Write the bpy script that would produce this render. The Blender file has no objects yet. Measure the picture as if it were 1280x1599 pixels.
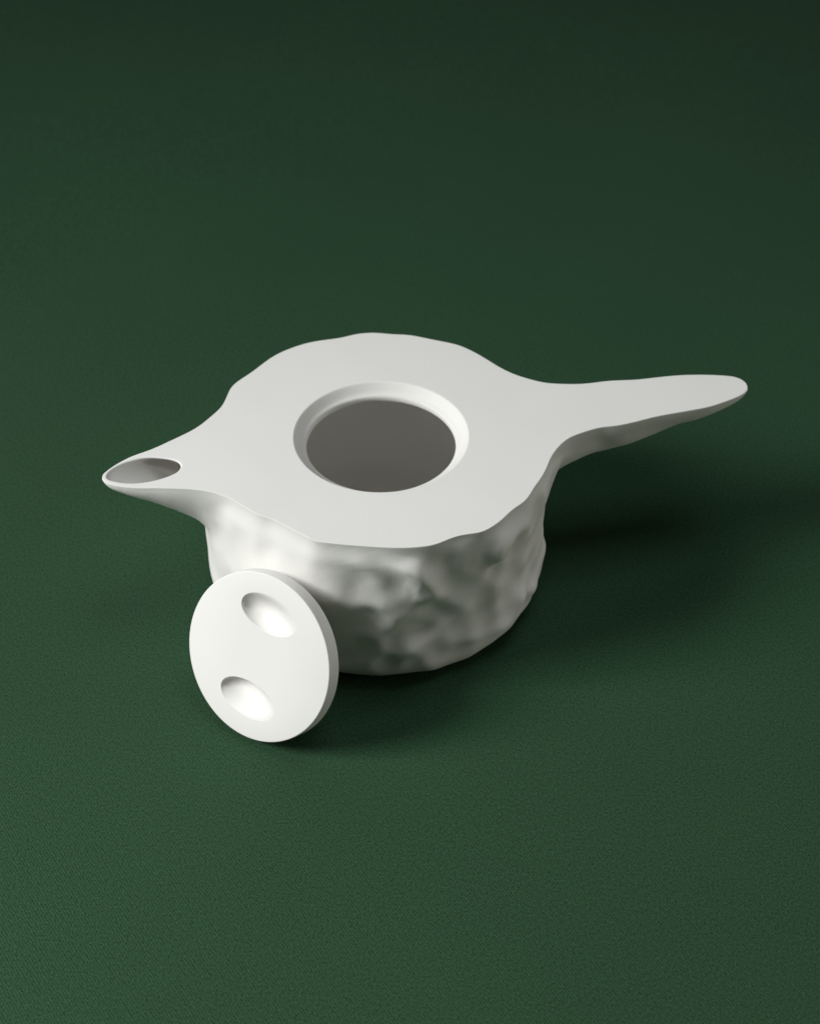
import bpy, bmesh, math, random
import numpy as np
from mathutils import Vector, Matrix, noise

# ------------------------------------------------------------------ camera, world, lamps, exposure
sc = bpy.context.scene
COL = sc.collection
MM = 0.001
H = 76.0                                    # height of the flat top of the teapot, mm

cam = bpy.data.objects.new('camera', bpy.data.cameras.new('camera'))
COL.objects.link(cam)
cam.location = (0.0116315, -0.5817229, 0.5504050)
cam.rotation_euler = (math.radians(90 - 41.565379), 0, 0)
cam.data.sensor_fit = 'HORIZONTAL'
cam.data.sensor_width = 36
cam.data.lens = 81.97031
cam.data.clip_start = 0.01
cam.data.clip_end = 50
cam.data.dof.use_dof = True
cam.data.dof.focus_distance = 0.70
cam.data.dof.aperture_fstop = 18
sc.camera = cam

world = bpy.data.worlds.new('World'); sc.world = world
world.use_nodes = True
bg = world.node_tree.nodes['Background']
bg.inputs[0].default_value = (0.80, 0.92, 1.0, 1)
bg.inputs[1].default_value = 0.004

def area(name, loc, target, sx, sy, power, color, spread=180):
    l = bpy.data.lights.new(name, 'AREA'); l.shape = 'RECTANGLE'
    l.size = sx; l.size_y = sy; l.energy = power; l.color = color
    l.spread = math.radians(spread)
    o = bpy.data.objects.new(name, l); COL.objects.link(o)
    o.location = loc
    o.rotation_euler = (Vector(target) - Vector(loc)).to_track_quat('-Z', 'Y').to_euler()
    return o
area('key_softbox', (-1.274, -0.341, 0.936), (-.16, -.46, 0), 0.60, 0.60, 13.0, (0.980, 1.0, 1.0), 112)
area('added_corner_fill', (-.70, -.80, .55), (-.25, -.34, 0), 0.20, 0.20, 0.07, (1.0, 0.97, 0.95), 30)  # extra lamp, added to lift the front-left corner of the cloth
area('overhead_fill', (0.27, 0.0, 1.302), (.05, -.05, 0), 0.5, 0.5, 1.1, (0.90, 0.975, 1.0), 100)
area('added_right_fill', (0.883, -0.124, 0.155), (0, -.02, .05), 0.4, 0.4, 0.20, (1.0, 0.96, 0.87), 60)  # unseen area lamp, added low to brighten the pot's shaded right side

sc.view_settings.view_transform = 'Standard'
sc.view_settings.look = 'None'
sc.view_settings.exposure = 0
sc.view_settings.gamma = 1
sc.view_settings.use_curve_mapping = False

# ------------------------------------------------------------------ materials
def new_mat(name):
    m = bpy.data.materials.new(name); m.use_nodes = True
    nt = m.node_tree
    return m, nt, nt.nodes['Principled BSDF']

def ceramic():
    m, nt, b = new_mat('matte_porcelain')
    tc = nt.nodes.new('ShaderNodeTexCoord')
    n1 = nt.nodes.new('ShaderNodeTexNoise'); n1.inputs['Scale'].default_value = 28; n1.inputs['Detail'].default_value = 5
    r = nt.nodes.new('ShaderNodeValToRGB')
    r.color_ramp.elements[0].position = .3; r.color_ramp.elements[0].color = (.808, .787, .748, 1)
    r.color_ramp.elements[1].position = .7; r.color_ramp.elements[1].color = (.830, .811, .774, 1)
    nt.links.new(tc.outputs['Object'], n1.inputs['Vector'])
    nt.links.new(n1.outputs['Fac'], r.inputs['Fac'])
    nt.links.new(r.outputs['Color'], b.inputs['Base Color'])
    n2 = nt.nodes.new('ShaderNodeTexNoise'); n2.inputs['Scale'].default_value = 900; n2.inputs['Detail'].default_value = 3
    nt.links.new(tc.outputs['Object'], n2.inputs['Vector'])
    bp = nt.nodes.new('ShaderNodeBump'); bp.inputs['Strength'].default_value = .10; bp.inputs['Distance'].default_value = .0004
    nt.links.new(n2.outputs['Fac'], bp.inputs['Height'])
    nt.links.new(bp.outputs['Normal'], b.inputs['Normal'])
    b.inputs['Roughness'].default_value = .62
    b.inputs['Specular IOR Level'].default_value = .30
    return m

def cloth():
    m, nt, b = new_mat('green_wool_cloth')
    N = nt.nodes.new; L = nt.links.new
    tc = N('ShaderNodeTexCoord')
    def tex(scale, detail, rot=0, sx=1, sy=1):
        mp = N('ShaderNodeMapping'); mp.inputs['Rotation'].default_value = (0, 0, rot); mp.inputs['Scale'].default_value = (sx, sy, 1)
        t = N('ShaderNodeTexNoise'); t.inputs['Scale'].default_value = scale; t.inputs['Detail'].default_value = detail
        L(tc.outputs['Object'], mp.inputs['Vector']); L(mp.outputs['Vector'], t.inputs['Vector'])
        return t.outputs['Fac']
    def math_(op, a, c):
        n = N('ShaderNodeMath'); n.operation = op
        for i, v in enumerate((a, c)):
            if isinstance(v, (int, float)): n.inputs[i].default_value = v
            else: L(v, n.inputs[i])
        return n.outputs[0]
    fib = tex(2300, 3, .5, 1, .5)                 # short fibres
    twill = N('ShaderNodeTexWave'); twill.wave_type = 'BANDS'; twill.bands_direction = 'X'
    twill.inputs['Scale'].default_value = 300; twill.inputs['Distortion'].default_value = 3.0; twill.inputs['Detail'].default_value = 2; twill.inputs['Detail Scale'].default_value = 1.5
    mp = N('ShaderNodeMapping'); mp.inputs['Rotation'].default_value = (0, 0, math.radians(-33))
    L(tc.outputs['Object'], mp.inputs['Vector']); L(mp.outputs['Vector'], twill.inputs['Vector'])
    spk = tex(1050, 4)
    blot = tex(9, 4)
    h = math_('ADD', math_('MULTIPLY', fib, .6), math_('ADD', math_('MULTIPLY', twill.outputs['Fac'], .12), math_('MULTIPLY', spk, .5)))
    r = N('ShaderNodeValToRGB')
    r.color_ramp.elements[0].position = .36; r.color_ramp.elements[0].color = (.0034, .0196, .0070, 1)
    r.color_ramp.elements[1].position = .85; r.color_ramp.elements[1].color = (.046, .107, .054, 1)
    L(h, r.inputs['Fac'])
    mx = N('ShaderNodeMix'); mx.data_type = 'RGBA'; mx.blend_type = 'MULTIPLY'; mx.inputs['Factor'].default_value = 1
    r2 = N('ShaderNodeValToRGB')
    r2.color_ramp.elements[0].position = .3; r2.color_ramp.elements[0].color = (.93, .94, .95, 1)
    r2.color_ramp.elements[1].position = .7; r2.color_ramp.elements[1].color = (1.02, 1.02, 1.0, 1)
    L(blot, r2.inputs['Fac'])
    L(r.outputs['Color'], mx.inputs['A']); L(r2.outputs['Color'], mx.inputs['B'])
    L(mx.outputs['Result'], b.inputs['Base Color'])
    bp = N('ShaderNodeBump'); bp.inputs['Strength'].default_value = .55; bp.inputs['Distance'].default_value = .0006
    L(h, bp.inputs['Height']); L(bp.outputs['Normal'], b.inputs['Normal'])
    b.inputs['Roughness'].default_value = .95
    b.inputs['Specular IOR Level'].default_value = .12
    b.inputs['Sheen Weight'].default_value = .05
    b.inputs['Sheen Tint'].default_value = (.6, .9, .7, 1)
    return m
CER = ceramic()
CLOTH = cloth()

# ------------------------------------------------------------------ the cloth everything stands on
bm = bmesh.new()
bmesh.ops.create_grid(bm, x_segments=200, y_segments=200, size=3.2)
for v in bm.verts:
    v.co.y += .5
    d = math.hypot(v.co.x, v.co.y)
    w = max(0.0, min(1.0, (d - .25) / .4))
    v.co.z = w * .0018 * (noise.noise(Vector((v.co.x * 2.3, v.co.y * 2.3, 3.1))) - .3)
me = bpy.data.meshes.new('green_cloth'); bm.to_mesh(me); bm.free()
for p in me.polygons: p.use_smooth = True
me.materials.append(CLOTH)
o = bpy.data.objects.new('green_cloth', me); COL.objects.link(o); o['kind'] = 'structure'

# ------------------------------------------------------------------ helpers
def spline(pts, per=8):
    p = np.array(pts, float); n = len(p); out = []
    for i in range(n):
        a, b, c, d = p[i - 1], p[i], p[(i + 1) % n], p[(i + 2) % n]
        for t in np.linspace(0, 1, per, endpoint=False):
            out.append(.5 * ((2 * b) + (c - a) * t + (2 * a - 5 * b + 4 * c - d) * t * t + (3 * b - a - 3 * c + d) * t ** 3))
    return np.array(out)

def resample(p, n):
    q = np.vstack([p, p[:1]]); s = np.r_[0, np.cumsum(np.linalg.norm(np.diff(q, axis=0), axis=1))]
    t = np.linspace(0, s[-1], n, endpoint=False)
    return np.stack([np.interp(t, s, q[:, k]) for k in range(q.shape[1])], -1)

def smooth_loop(p, k):
    for _ in range(k): p = .5 * p + .25 * (np.roll(p, 1, 0) + np.roll(p, -1, 0))
    return p

def sd_poly(X, Y, P):
    d = np.full(X.shape, 1e9); ins = np.zeros(X.shape, bool)
    Q = np.roll(P, -1, 0)
    for (ax, ay), (bx, by) in zip(P, Q):
        ex, ey = bx - ax, by - ay
        wx, wy = X - ax, Y - ay
        t = np.clip((wx * ex + wy * ey) / (ex * ex + ey * ey + 1e-12), 0, 1)
        d = np.minimum(d, (wx - ex * t) ** 2 + (wy - ey * t) ** 2)
        c = (ay > Y) != (by > Y)
        with np.errstate(divide='ignore', invalid='ignore'):
            ins ^= c & (X < (bx - ax) * (Y - ay) / (by - ay + 1e-30) + ax)
    d = np.sqrt(d)
    return np.where(ins, -d, d)

def smooth01(x):
    x = np.clip(x, 0, 1)
    return x * x * (3 - 2 * x)

def surface_nets(F, origin, h):
    """dual mesh of the zero level of F"""
    s = F < 0
    nx, ny, nz = F.shape
    cs = [(i, j, k) for i in (0, 1) for j in (0, 1) for k in (0, 1)]
    cnt = sum(s[i:nx - 1 + i, j:ny - 1 + j, k:nz - 1 + k].astype(np.int8) for i, j, k in cs)
    act = (cnt > 0) & (cnt < 8)
    idx = -np.ones(act.shape, int); I = np.argwhere(act); idx[act] = np.arange(len(I))
    acc = np.zeros((len(I), 3)); num = np.zeros(len(I))
    for a in cs:
        for ax in range(3):
            if a[ax]: continue
            b = list(a); b[ax] = 1
            fa = F[I[:, 0] + a[0], I[:, 1] + a[1], I[:, 2] + a[2]]; fb = F[I[:, 0] + b[0], I[:, 1] + b[1], I[:, 2] + b[2]]
            m = (fa < 0) != (fb < 0)
            t = np.where(m, fa / np.where(m, fa - fb, 1), 0)
            p = np.array(a, float)[None] + t[:, None] * (np.array(b) - np.array(a))[None]
            acc[m] += p[m]; num[m] += 1
    V = (I + acc / num[:, None]) * h + np.array(origin)
    Fs = []
    for ax in range(3):
        sl0 = [slice(None)] * 3; sl1 = [slice(None)] * 3
        sl0[ax] = slice(0, -1); sl1[ax] = slice(1, None)
        for o in range(3):
            if o != ax:
                sl0[o] = slice(1, -1); sl1[o] = slice(1, -1)
        s0, s1 = s[tuple(sl0)], s[tuple(sl1)]
        e = np.argwhere(s0 != s1)
        inside_first = s0[s0 != s1]
        u, v = (ax + 1) % 3, (ax + 2) % 3
        e = e.copy(); e[:, u] += 1; e[:, v] += 1
        def c(du, dv):
            q = e.copy(); q[:, u] -= du; q[:, v] -= dv
            return idx[q[:, 0], q[:, 1], q[:, 2]]
        quad = np.stack([c(1, 1), c(0, 1), c(0, 0), c(1, 0)], -1)
        quad[~inside_first] = quad[~inside_first][:, ::-1]
        Fs.append(quad)
    return V, np.vstack(Fs)


def mesh_obj(name, verts, faces, mat, parent=None, smooth=True, normals=None):
    me = bpy.data.meshes.new(name)
    me.from_pydata([tuple(v) for v in verts], [], [tuple(f) for f in faces]); me.update()
    me.polygons.foreach_set('use_smooth', [smooth] * len(me.polygons) if isinstance(smooth, bool) else list(smooth))
    me.materials.append(mat)
    o = bpy.data.objects.new(name, me); COL.objects.link(o)
    if parent: o.parent = parent
    return o

# ------------------------------------------------------------------ teapot: flat top outline (plan, mm)
TOP = [(-109.3, -26.2), (-109.1, -24.8), (-107.6, -22.5), (-104.5, -18.6), (-98.8, -13.6), (-91.4, -9.3), (-83.9, -3.6), (-74.9, 4.1), (-69.1, 12.1), (-65.4, 18.4), (-64.0, 23.7), (-62.6, 30.6), (-60.3, 34.9), (-54.3, 42.0), (-47.0, 51.8), (-40.3, 57.6), (-31.0, 62.7), (-18.3, 65.9), (-12.0, 68.5), (-6.5, 69.6), (-1.3, 69.4), (4.2, 68.5), (11.6, 67.9), (20.3, 65.0), (31.0, 61.3), (37.2, 57.2), (43.4, 51.3), (49.3, 45.1), (56.0, 39.8), (66.4, 34.9), (73.3, 33.8), (81.0, 33.6), (86.4, 34.2), (94.4, 35.8), (105.8, 36.6), (114.7, 38.2), (123.7, 39.6), (132.5, 40.0), (141.2, 39.6), (147.3, 38.6), (150.4, 36.3), (151.8, 33.3), (151.9, 30.8), (150.7, 28.2), (148.1, 25.9), (142.6, 22.5), (134.3, 18.4), (125.3, 15.7), (116.6, 13.4), (109.5, 11.1), (103.3, 8.6), (95.5, 6.1), (88.6, 4.9), (81.5, 1.8), (75.3, -2.0), (70.9, -7.5), (67.5, -14.0), (65.0, -21.7), (62.2, -28.1), (60.1, -31.9), (56.4, -39.7), (50.9, -45.4), (46.6, -51.2), (43.0, -55.0), (38.8, -58.1), (32.9, -59.3), (27.9, -61.1), (22.1, -64.6), (17.9, -66.0), (11.3, -66.8), (3.9, -66.8), (-6.9, -65.8), (-15.1, -64.8), (-23.5, -63.3), (-27.8, -60.4), (-34.8, -55.2), (-41.1, -50.6), (-45.9, -48.4), (-52.4, -43.2), (-58.9, -38.0), (-65.4, -34.9), (-73.2, -33.2), (-84.2, -32.5), (-92.4, -32.5), (-98.0, -32.1), (-103.6, -30.9), (-107.3, -29.0)]
TOP = smooth_loop(resample(spline(TOP), 520), 2)
HOLE = [(-107.2, -25.8), (-106.1, -22.3), (-102.1, -18.2), (-98.5, -16.0), (-94.4, -14.4), (-89.9, -14.0), (-84.2, -14.8), (-80.3, -16.4), (-78.6, -19.2), (-79.7, -22.7), (-83.2, -25.4), (-88.4, -27.9), (-94.5, -29.4), (-99.5, -29.4), (-103.9, -28.3), (-106.5, -27.1)]
HOLE = smooth_loop(resample(spline(HOLE), 96), 4)

# solid as a signed distance: a horn-like shape under the outline, blended into a round vessel
h = .9
ox, oy, oz = -116., -80., -4.
nx, ny, nz = int((158 - ox) / h), int((80 - oy) / h), int((H + 4 - oz) / h)
gx = ox + h * np.arange(nx); gy = oy + h * np.arange(ny); gz = oz + h * np.arange(nz)
X2, Y2 = np.meshgrid(gx, gy, indexing='ij')
sdP = sd_poly(X2, Y2, TOP)
A = np.interp(gx, [-110, -108, -105, -99, -93, -85, -74, -66, -60, -50, 50, 66, 72, 80, 88, 95, 104, 113, 122, 131, 140, 146, 150, 152],
              [1.5, 3.6, 6.5, 9.3, 11.6, 14.6, 19.5, 24, 30, 36, 34, 30, 20, 16.5, 15, 15, 14.2, 13.2, 12, 10.8, 9, 7.2, 4.5, 3])
pa = np.arctan2(TOP[:, 1], TOP[:, 0]); pr_ = np.minimum(np.hypot(TOP[:, 0], TOP[:, 1]), 69.0)
oa = np.argsort(pa)
ta = np.linspace(-math.pi, math.pi, 360, endpoint=False)
rb_ = np.interp(ta, pa[oa], pr_[oa], period=2 * math.pi)
for _ in range(3): rb_ = .5 * rb_ + .25 * (np.roll(rb_, 1) + np.roll(rb_, -1))
KZ = np.interp(gx, [-110, -101, -90, -84, -76, -66, -50, 60, 80, 105, 130, 152], [.75, .65, .70, .76, .92, 1.15, 1.0, 1.0, 1.5, 1.35, 1.05, .95])
H0 = np.interp(gx, [-110, -101, -90, -84, -76, -66, -50, -22], [.6, 1.5, 3.2, 4.5, 5.6, 6.2, 4.0, 0])   # the spout is cut above its widest line
dep = np.maximum(H - gz, 0)
a3 = A[:, None, None]; kz3 = KZ[:, None, None]
q = np.maximum(sdP[:, :, None] + a3, 0)
h03 = H0[:, None, None]
horn = np.where(dep[None, None] > 0, np.sqrt(q ** 2 + ((dep[None, None] - h03) / kz3) ** 2) - np.sqrt(a3 ** 2 + (h03 / kz3) ** 2), sdP[:, :, None])
zz = np.clip(gz, 0, H)
RB = np.interp(zz, [0, 10, 24, 40, 54, 66, H], [66.0, 67.2, 68, 68.3, 68.4, 68.2, 67.6])
CX = np.interp(zz, [0, 40, 60, H], [-1.2, -1.0, -.4, 0]); CY = np.interp(zz, [0, 40, 60, H], [-.6, 0, 0, 0])
dx = X2[:, :, None] - CX; dy = Y2[:, :, None] - CY
rr = np.sqrt(dx ** 2 + dy ** 2); az = np.arctan2(dy, dx)
bul = np.zeros_like(rr)
for deg, z0, amp, sa, sz in ((-118, 53, 3.6, 26, 17), (175, 34, 2.4, 30, 18), (-155, 42, 3.0, 28, 20), (-163, 12, 3.8, 32, 14), (-25, 16, 1.5, 35, 18)):
    da = (az - math.radians(deg) + math.pi) % (2 * math.pi) - math.pi
    bul += amp * np.exp(-(da / math.radians(sa)) ** 2) * np.exp(-((gz - z0) / sz) ** 2)
prof = np.interp(az, ta, rb_, period=2 * math.pi) - .35 + 1.1 * smooth01((H - gz) / 9)
wt = smooth01((H - gz) / 30)[None, None]
side = rr - ((1 - wt) * prof + wt * RB) - bul * smooth01((H - gz) / 8)
rho = 11.0
low = -gz[None, None]
c1 = np.maximum(side + rho, 0); c2 = np.maximum(low + rho, 0)
vessel = np.minimum(np.maximum(side + rho, low + rho), 0) + np.sqrt(c1 ** 2 + c2 ** 2) - rho
k = np.clip(dep * .8, .05, 11)[None, None]
hh = np.maximum(k - np.abs(horn - vessel), 0) / k
F = np.minimum(horn, vessel) - hh ** 3 * k / 6
del c1, c2, dx, dy, bul, hh
V, Q = surface_nets(F, (ox, oy, oz), h)

# Laplacian smoothing of the walls (not of the strip that meets the top plane)
E = np.vstack([Q[:, [0, 1]], Q[:, [1, 2]], Q[:, [2, 3]], Q[:, [3, 0]]])
deg = np.bincount(E[:, 0], minlength=len(V)) + np.bincount(E[:, 1], minlength=len(V))
for _ in range(4):
    S = np.zeros_like(V)
    np.add.at(S, E[:, 0], V[E[:, 1]]); np.add.at(S, E[:, 1], V[E[:, 0]])
    L = S / deg[:, None] - V
    V += .5 * L
def vnormals(V, Q):
    n = np.cross(V[Q[:, 2]] - V[Q[:, 0]], V[Q[:, 3]] - V[Q[:, 1]])
    N = np.zeros_like(V)
    for i in range(4): np.add.at(N, Q[:, i], n)
    return N / (np.linalg.norm(N, axis=1, keepdims=True) + 1e-12)

# hand-hammered relief: shallow dents with soft ridges between them
rng = np.random.RandomState(7)
seeds = []
for zc in np.arange(-4, 82, 9.5):
    n = 34
    for i in range(n):
        t = (i + rng.uniform(-.42, .42) + .5 * (int(zc / 9.5) % 2)) / n * 2 * math.pi
        r_ = 68
        seeds.append((r_ * math.cos(t), r_ * math.sin(t), zc + rng.uniform(-4.2, 4.2), rng.uniform(.35, 1.25)))
for xc in np.arange(78, 152, 9):
    for j in range(3):
        seeds.append((xc + rng.uniform(-4, 4), 8 + 10 * j + (xc - 78) * .2 + rng.uniform(-3, 3), H - rng.uniform(6, 16), rng.uniform(.4, 1.0)))
seeds = np.array(seeds)
Nv = vnormals(V, Q)
disp = np.zeros(len(V))
for i0 in range(0, len(V), 4000):
    P = V[i0:i0 + 4000]
    # domain warp so that the cells are not regular
    W = np.array([noise.noise_vector(Vector(p) * .045) for p in P.tolist()])
    Pw = P + 3.2 * W
    Pw[:, 2] += .25 * (Pw[:, 0] * .35)           # dents lean along the body
    d = ((Pw[:, None, :] - (seeds[None, :, :3] + np.stack([0 * seeds[:, 0], 0 * seeds[:, 0], .25 * .35 * seeds[:, 0]], -1)[None])) ** 2).sum(-1)
    w = np.exp(-d / 30.0)
    sw = w.sum(1) + 1e-9
    f1 = -30.0 * np.log(sw)
    amp = (w * seeds[None, :, 3]).sum(1) / sw
    disp[i0:i0 + 4000] = amp * np.clip((f1 - 14) / 34.0, -.9, 1.1)
# long soft strokes that run slantwise round the vessel
azv = np.arctan2(V[:, 1], V[:, 0])
ca_, sa_ = math.cos(math.radians(38)), math.sin(math.radians(38))
su = 68 * (azv + .5); 
lu = su * ca_ + V[:, 2] * sa_; lv = -su * sa_ + V[:, 2] * ca_
away = smooth01((np.hypot(V[:, 0], V[:, 1]) - 70) / 16)
def strokes(fa, fb, seed, f3):
    wall = np.array([noise.noise(Vector((a * fa, b * fb, seed))) for a, b in zip(lu, lv)])
    free = np.array([noise.noise(Vector((p[0] * f3 * .7, p[1] * f3, p[2] * f3 + seed))) for p in V.tolist()])
    return wall * (1 - away) + free * away
big = strokes(.040, .060, 8.1, .06)
mid = strokes(.085, .115, 6.4, .10)
fin = np.array([noise.noise(Vector(p) * .19 + Vector((3, 3, 9))) for p in V.tolist()])
dv = H - V[:, 2]
mask = smooth01((dv - .6) / 11.0)
mask *= 1 - .9 * smooth01((-62 - V[:, 0]) / 14)                        # spout stays smooth
mask *= 1 - .5 * smooth01((V[:, 0] - 66) / 14)
mask *= .25 + .75 * smooth01((V[:, 2] - 2) / 16)
mask *= 1 - .7 * smooth01((np.abs((np.degrees(np.arctan2(V[:, 1], V[:, 0])) + 150 + 180) % 360 - 180) - 68) / -30)   # glare put into the shape: dents flattened below the spout
az_d = np.degrees(np.arctan2(V[:, 1], V[:, 0]))
mask *= 1 + .2 * smooth01((az_d + 92) / 22) * smooth01((-28 - az_d) / 15) - .35 * smooth01((az_d + 30) / 15) * smooth01((40 - az_d) / 20)   # roughest on the front right
mask *= np.where(Nv[:, 2] < -.85, .2, 1)
relief = 1.9 * disp + 1.1 * big + 1.0 * mid
for _ in range(7):                                                      # soft, worn edges
    S = np.zeros(len(V)); np.add.at(S, E[:, 0], relief[E[:, 1]]); np.add.at(S, E[:, 1], relief[E[:, 0]])
    relief = .4 * relief + .6 * S / deg
relief += .06 * fin
V = V + Nv * (relief * mask)[:, None]
V[:, 2] = np.maximum(V[:, 2], 0.02)

# cut flat at the top
bm = bmesh.new()
lay = bm.faces.layers.int.new('part')
bv = [bm.verts.new(p) for p in V]
for f in Q: bm.faces.new([bv[i] for i in f])
bm.normal_update()
ZC = H - .55
bmesh.ops.bisect_plane(bm, geom=bm.verts[:] + bm.edges[:] + bm.faces[:], dist=1e-5, plane_co=(0, 0, ZC), plane_no=(0, 0, 1), clear_outer=True)
bmesh.ops.remove_doubles(bm, verts=[v for v in bm.verts if v.co.z > ZC - .01], dist=.08)
bed = [e for e in bm.edges if e.is_boundary]
# order the loop
nb = {}
for e in bed:
    a, b = e.verts
    nb.setdefault(a, []).append(b); nb.setdefault(b, []).append(a)
start = max(nb, key=lambda v: v.co.x); loop = [start]; prev = None; cur = start
while True:
    nxt = [v for v in nb[cur] if v is not prev]
    n_ = nxt[0]
    if n_ is start: break
    loop.append(n_); prev, cur = cur, n_
    if len(loop) > len(nb) + 2: break
LP = np.array([v.co[:2] for v in loop])
area2 = np.sum(LP[:, 0] * np.roll(LP[:, 1], -1) - np.roll(LP[:, 0], -1) * LP[:, 1])
if area2 < 0: loop.reverse(); LP = LP[::-1]
T = smooth_loop(np.roll(LP, -2, 0) - np.roll(LP, 2, 0), 3)
NO = np.stack([T[:, 1], -T[:, 0]], -1); NO /= np.linalg.norm(NO, axis=1, keepdims=True)
LPs = smooth_loop(LP, 2)
rings = [loop]
for inset, z in ((.03, H - .26), (.10, H - .08), (.26, H)):
    p = LPs - NO * inset
    rings.append([bm.verts.new((x, y, z)) for x, y in p])
for r0, r1 in zip(rings, rings[1:]):
    n = len(r0)
    for i in range(n):
        j = (i + 1) % n
        bm.faces.new([r0[i], r0[j], r1[j], r1[i]])
outer = rings[-1]

# opening: rounded rim, rebate for the lid, and the hollow inside
NR = 160
def lathe(profile, first=None):
    prev = first; allr = []
    for r, z in profile:
        ring = [bm.verts.new((r * math.cos(2 * math.pi * i / NR), r * math.sin(2 * math.pi * i / NR), z)) for i in range(NR)]
        allr.append(ring)
        if prev:
            for i in range(NR):
                j = (i + 1) % NR
                bm.faces.new([prev[i], prev[j], ring[j], ring[i]])
        prev = ring
    return allr
mark_rim = set(bm.faces)
rim = lathe([(35.6, H), (35.25, H - .07), (34.95, H - .25), (34.6, H - .6), (33.7, H - 1.6), (32.8, H - 2.6), (32.1, H - 3.25), (31.5, H - 3.62), (31.0, H - 3.84), (30.6, H - 4.1), (30.32, H - 4.5), (30.15, H - 5.1), (30.1, H - 5.9), (30.3, H - 6.6), (31.0, H - 7.2)])
rim_faces = set(bm.faces) - mark_rim
s0 = set(bm.faces)
cav = lathe([(36, H - 8.2), (48, H - 11), (57, H - 17), (60, H - 28), (60.5, 34), (59, 18), (54, 10), (44, 7), (25, 6.2), (1, 6)], rim[-1])
bm.faces.new(cav[-1][::-1])
cav_faces = set(bm.faces) - s0

# spout bore
s0 = set(bm.faces)
ax2 = np.array([.93, .36])
cen = HOLE.mean(0)
T = np.roll(HOLE, -1, 0) - np.roll(HOLE, 1, 0)
if np.sum(HOLE[:, 0] * np.roll(HOLE[:, 1], -1) - np.roll(HOLE[:, 0], -1) * HOLE[:, 1]) < 0:
    HOLE = HOLE[::-1]; T = np.roll(HOLE, -1, 0) - np.roll(HOLE, 1, 0)
HN = np.stack([T[:, 1], -T[:, 0]], -1); HN /= np.linalg.norm(HN, axis=1, keepdims=True)
bore = [(HOLE + HN * .80, H), (HOLE + HN * .45, H - .07), (HOLE + HN * .15, H - .28), (HOLE, H - .7)]
for s in np.linspace(1.2, 40, 26):
    d = .62 * s if s < 11 else 6.82 + .78 * (s - 11)
    loc = (HOLE - cen) @ ax2; perp = np.array([-ax2[1], ax2[0]]); lat = (HOLE - cen) @ perp
    wide = 1 + np.where(lat > 0, 1.6, .6) * smooth01(s / 7) * smooth01((loc + 2) / 7)          # the hollow widens under the top
    p = cen + ax2 * (loc * (1 - .35 * smooth01(s / 30)) + s)[:, None] + perp * (lat * wide)[:, None]
    for _ in range(60):                          # keep a wall between the hollow and the outside
        ii = ((p - np.array([ox, oy])) / h).round().astype(int); kk = int(round((H - .7 - d - oz) / h))
        bad = F[ii[:, 0], ii[:, 1], kk] > -1.2
        if not bad.any(): break
        p[bad] += .06 * (p.mean(0) - p[bad])
    if s > 2: p = smooth_loop(p, 3)
    bore.append((p, H - .7 - d))
prev = None; hole_top = None
for p, z in bore:
    ring = [bm.verts.new((x, y, z)) for x, y in p]
    if prev:
        for i in range(len(ring)):
            j = (i + 1) % len(ring)
            bm.faces.new([prev[i], prev[j], ring[j], ring[i]])
    else: hole_top = ring
    prev = ring
bm.faces.new(prev)
bore_faces = set(bm.faces) - s0

# flat top between the three loops
def loop_edges(r):
    out = []
    for i in range(len(r)):
        e = bm.edges.get((r[i], r[(i + 1) % len(r)]))
        out.append(e)
    return out
s0 = set(bm.faces)
bmesh.ops.triangle_fill(bm, edges=loop_edges(outer) + loop_edges(rim[0]) + loop_edges(hole_top), use_beauty=True, use_dissolve=False, normal=(0, 0, 1))
top_faces = set(bm.faces) - s0
for f in top_faces:
    f.normal_update()
    if f.normal.z < 0: f.normal_flip()

# parts: split at the roots of spout and handle
for f in bm.faces: f[lay] = 0
for f in rim_faces: f[lay] = 3
for f in cav_faces: f[lay] = 4
for f in bore_faces: f[lay] = 5
PL = (((-70, -18, 0), (-.94, -.34, 0), 1), ((74, 17, 0), (.97, .24, 0), 2))
for co, no, pid in PL:
    geom = [f for f in bm.faces if f[lay] == 0 and (Vector(no).dot(f.calc_center_median() - Vector(co)) > -8) and f.calc_center_median().z > H - .001]
    ge = set(geom)
    es = set(e for f in geom for e in f.edges); vs = set(v for f in geom for v in f.verts)
    bmesh.ops.bisect_plane(bm, geom=list(vs) + list(es) + list(ge), dist=1e-4, plane_co=co, plane_no=no)
    for f in bm.faces:
        c = f.calc_center_median()
        if f[lay] == 0 and Vector(no).dot(c - Vector(co)) > 0 and c.z > (34 if pid == 1 else 30): f[lay] = pid
bm.normal_update()
for f in bm.faces: f.smooth = True
for f in bm.faces:
    if abs(f.calc_center_median().z - H) < 1e-3 and f[lay] in (0, 1, 2): f.normal_flip() if f.normal.z < 0 else None

# vertex normals of the whole pot, so that the parts meet without a seam
bm.verts.index_update(); bm.faces.index_update()
VN = np.zeros((len(bm.verts), 3)); VC = np.array([v.co[:] for v in bm.verts])
isflat = {}
for f in bm.faces:
    fl = abs(f.calc_center_median().z - H) < 1e-3 and f[lay] in (0, 1, 2)
    isflat[f.index] = fl
    if not fl:
        n = f.normal * f.calc_area()
        for v in f.verts: VN[v.index] += n[:]
    
flatv = np.zeros(len(VN), bool)
for f in bm.faces:
    if isflat[f.index]:
        for v in f.verts: flatv[v.index] = True
VN[flatv] = (0, 0, 1)
VN /= np.linalg.norm(VN, axis=1, keepdims=True) + 1e-12

pot = bpy.data.objects.new('teapot', None); COL.objects.link(pot)
pot.empty_display_size = .02
pot['label'] = 'matte white porcelain teapot with flat cut top, pointed spout, tapering handle and rough hammered sides'
pot['category'] = 'teapot'

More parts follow.
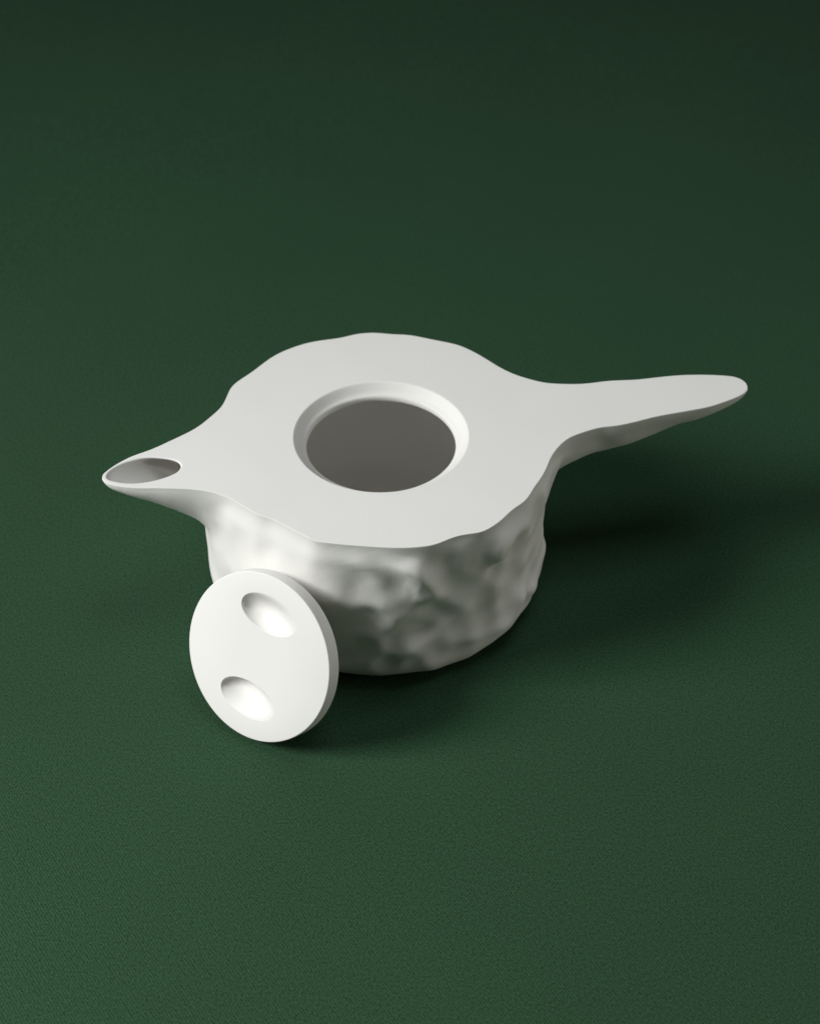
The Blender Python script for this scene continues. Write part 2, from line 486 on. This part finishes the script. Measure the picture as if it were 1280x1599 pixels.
def part(name, ids, parent):
    fs = [f for f in bm.faces if f[lay] in ids]
    used = sorted({v.index for f in fs for v in f.verts}); mp = {v: i for i, v in enumerate(used)}
    me = bpy.data.meshes.new(name)
    me.from_pydata([tuple(VC[i] * MM) for i in used], [], [[mp[v.index] for v in f.verts] for f in fs]); me.update()
    me.polygons.foreach_set('use_smooth', [True] * len(me.polygons))
    me.normals_split_custom_set_from_vertices([tuple(VN[i]) for i in used])
    me.materials.append(CER)
    o = bpy.data.objects.new(name, me); COL.objects.link(o); o.parent = parent
    return o
body = part('body', (0,), pot)
spout = part('spout', (1,), pot)
part('spout_channel', (5,), spout)
part('handle', (2,), pot)
rimo = part('rim', (3,), pot)
part('inner_wall', (4,), pot)
bm.free()

# ------------------------------------------------------------------ lid leaning on the pot
LR, LT, BR, BT = 33.7, 6.5, 28.6, 6.5          # radius, thickness, locating ring radius and depth
th, ph = math.radians(65.0), math.radians(-126.6)
n = Vector((math.sin(th) * math.cos(ph), math.sin(th) * math.sin(ph), math.cos(th)))
hx = Vector((0, 0, 1)).cross(n).normalized(); u = n.cross(hx)
fc = Vector((-46.9, -82.75, LR * math.sin(th) + LT * math.cos(th) + .05))
lid = bpy.data.objects.new('ceramic_lid', None); COL.objects.link(lid); lid.empty_display_size = .02
M3 = Matrix((hx, u, n)).transposed().to_4x4()
base = fc - n * LT - u * LR
lid.matrix_world = Matrix.Translation(base * MM) @ M3
lid['label'] = 'round white porcelain lid with two oval finger hollows, leaning on edge against the pot'
lid['category'] = 'lid'
OFF = Vector((0, LR, LT))                        # face centre in the lid's own axes

# finger hollows: centre, half axes and turn in the face (mm)
HOL = [((0, 18.5), 13.3, 7.3, 0.0), ((0, -18.2), 13.3, 7.3, 0.0)]
bm = bmesh.new()
NL = 192
def ring(r, z): return [bm.verts.new((r * math.cos(2 * math.pi * i / NL), r * math.sin(2 * math.pi * i / NL), z)) for i in range(NL)]
def strip(a, b):
    for i in range(len(a)):
        j = (i + 1) % len(a); bm.faces.new([a[i], a[j], b[j], b[i]])
prof = [(LR - .45, 0), (LR - .18, -.07), (LR - .04, -.22), (LR, -.5), (LR, -LT + .5), (LR - .15, -LT + .15), (LR - .5, -LT), (BR + .4, -LT), (BR, -LT - .4), (BR - .6, -LT - BT + .5), (BR - 1.2, -LT - BT), (BR - 3.2, -LT - BT), (BR - 3.8, -LT - BT + .5), (BR - 4.2, -LT - 2.6)]
rs = [ring(r, z) for r, z in prof]
for a, b in zip(rs, rs[1:]): strip(b, a)
bm.faces.new(rs[-1])
holes = []
NH = 96
def hol_ring(hl, s, z):
    (cx, cy), a, b, t = hl; out = []
    for i in range(NH):
        q_ = 2 * math.pi * i / NH
        x, y = a * s * math.cos(q_), b * s * math.sin(q_)
        out.append((cx + x * math.cos(t) - y * math.sin(t), cy + x * math.sin(t) + y * math.cos(t), z))
    return out
for hl in HOL:
    holes.append([bm.verts.new(p) for p in hol_ring(hl, 1, 0)])
def ledges(r): 
    return [bm.edges.get((r[i], r[(i + 1) % len(r)])) or bm.edges.new((r[i], r[(i + 1) % len(r)])) for i in range(len(r))]
s0 = set(bm.faces)
bmesh.ops.triangle_fill(bm, edges=ledges(rs[0]) + ledges(holes[0]) + ledges(holes[1]), use_beauty=True, use_dissolve=False, normal=(0, 0, 1))
face_f = set(bm.faces) - s0
bmesh.ops.recalc_face_normals(bm, faces=list(set(bm.faces)))
if next(iter(face_f)).normal.z < 0:
    bmesh.ops.reverse_faces(bm, faces=bm.faces[:])
for f in bm.faces: f.smooth = f not in face_f
for v in bm.verts: v.co = (v.co + OFF) * MM
me = bpy.data.meshes.new('disc'); bm.to_mesh(me); bm.free()
me.materials.append(CER); me.set_sharp_from_angle(angle=math.radians(42))
disc = bpy.data.objects.new('disc', me); COL.objects.link(disc); disc.parent = lid
for hl in HOL:
    DEP = 5.2
    (cx, cy), ea, eb, _t = hl
    inner = -1 if cy > 0 else 1                  # the side towards the grip bar in the middle is steep
    rows = [hol_ring(hl, 1, 0), hol_ring(hl, .992, -.03)]
    for s in [.975, .95, .92, .88, .83, .77, .7, .62, .53, .44, .35, .26, .17, .08]:
        row = []
        for i in range(NH):
            q_ = 2 * math.pi * i / NH
            steep = .5 + .5 * max(-1, min(1, .75 * inner * math.sin(q_) - .75 * math.cos(q_)))
            pw = 1.9 - 1.38 * steep
            z = -.08 - (DEP - .08) * (1 - (s / .985) ** 2) ** pw
            row.append((cx + ea * s * math.cos(q_) - 4.6 * (1 - s), cy + eb * s * math.sin(q_) + 1.3 * inner * (1 - s), z))
        rows.append(row)
    vs = [Vector(p) for r in rows for p in r]; fs = []
    for a in range(len(rows) - 1):
        for i in range(NH):
            j = (i + 1) % NH
            fs.append((a * NH + i, a * NH + j, (a + 1) * NH + j, (a + 1) * NH + i))
    fs.append(tuple((len(rows) - 1) * NH + i for i in range(NH)))
    o = mesh_obj('finger_hollow', [(v + OFF) * MM for v in vs], fs, CER, disc)
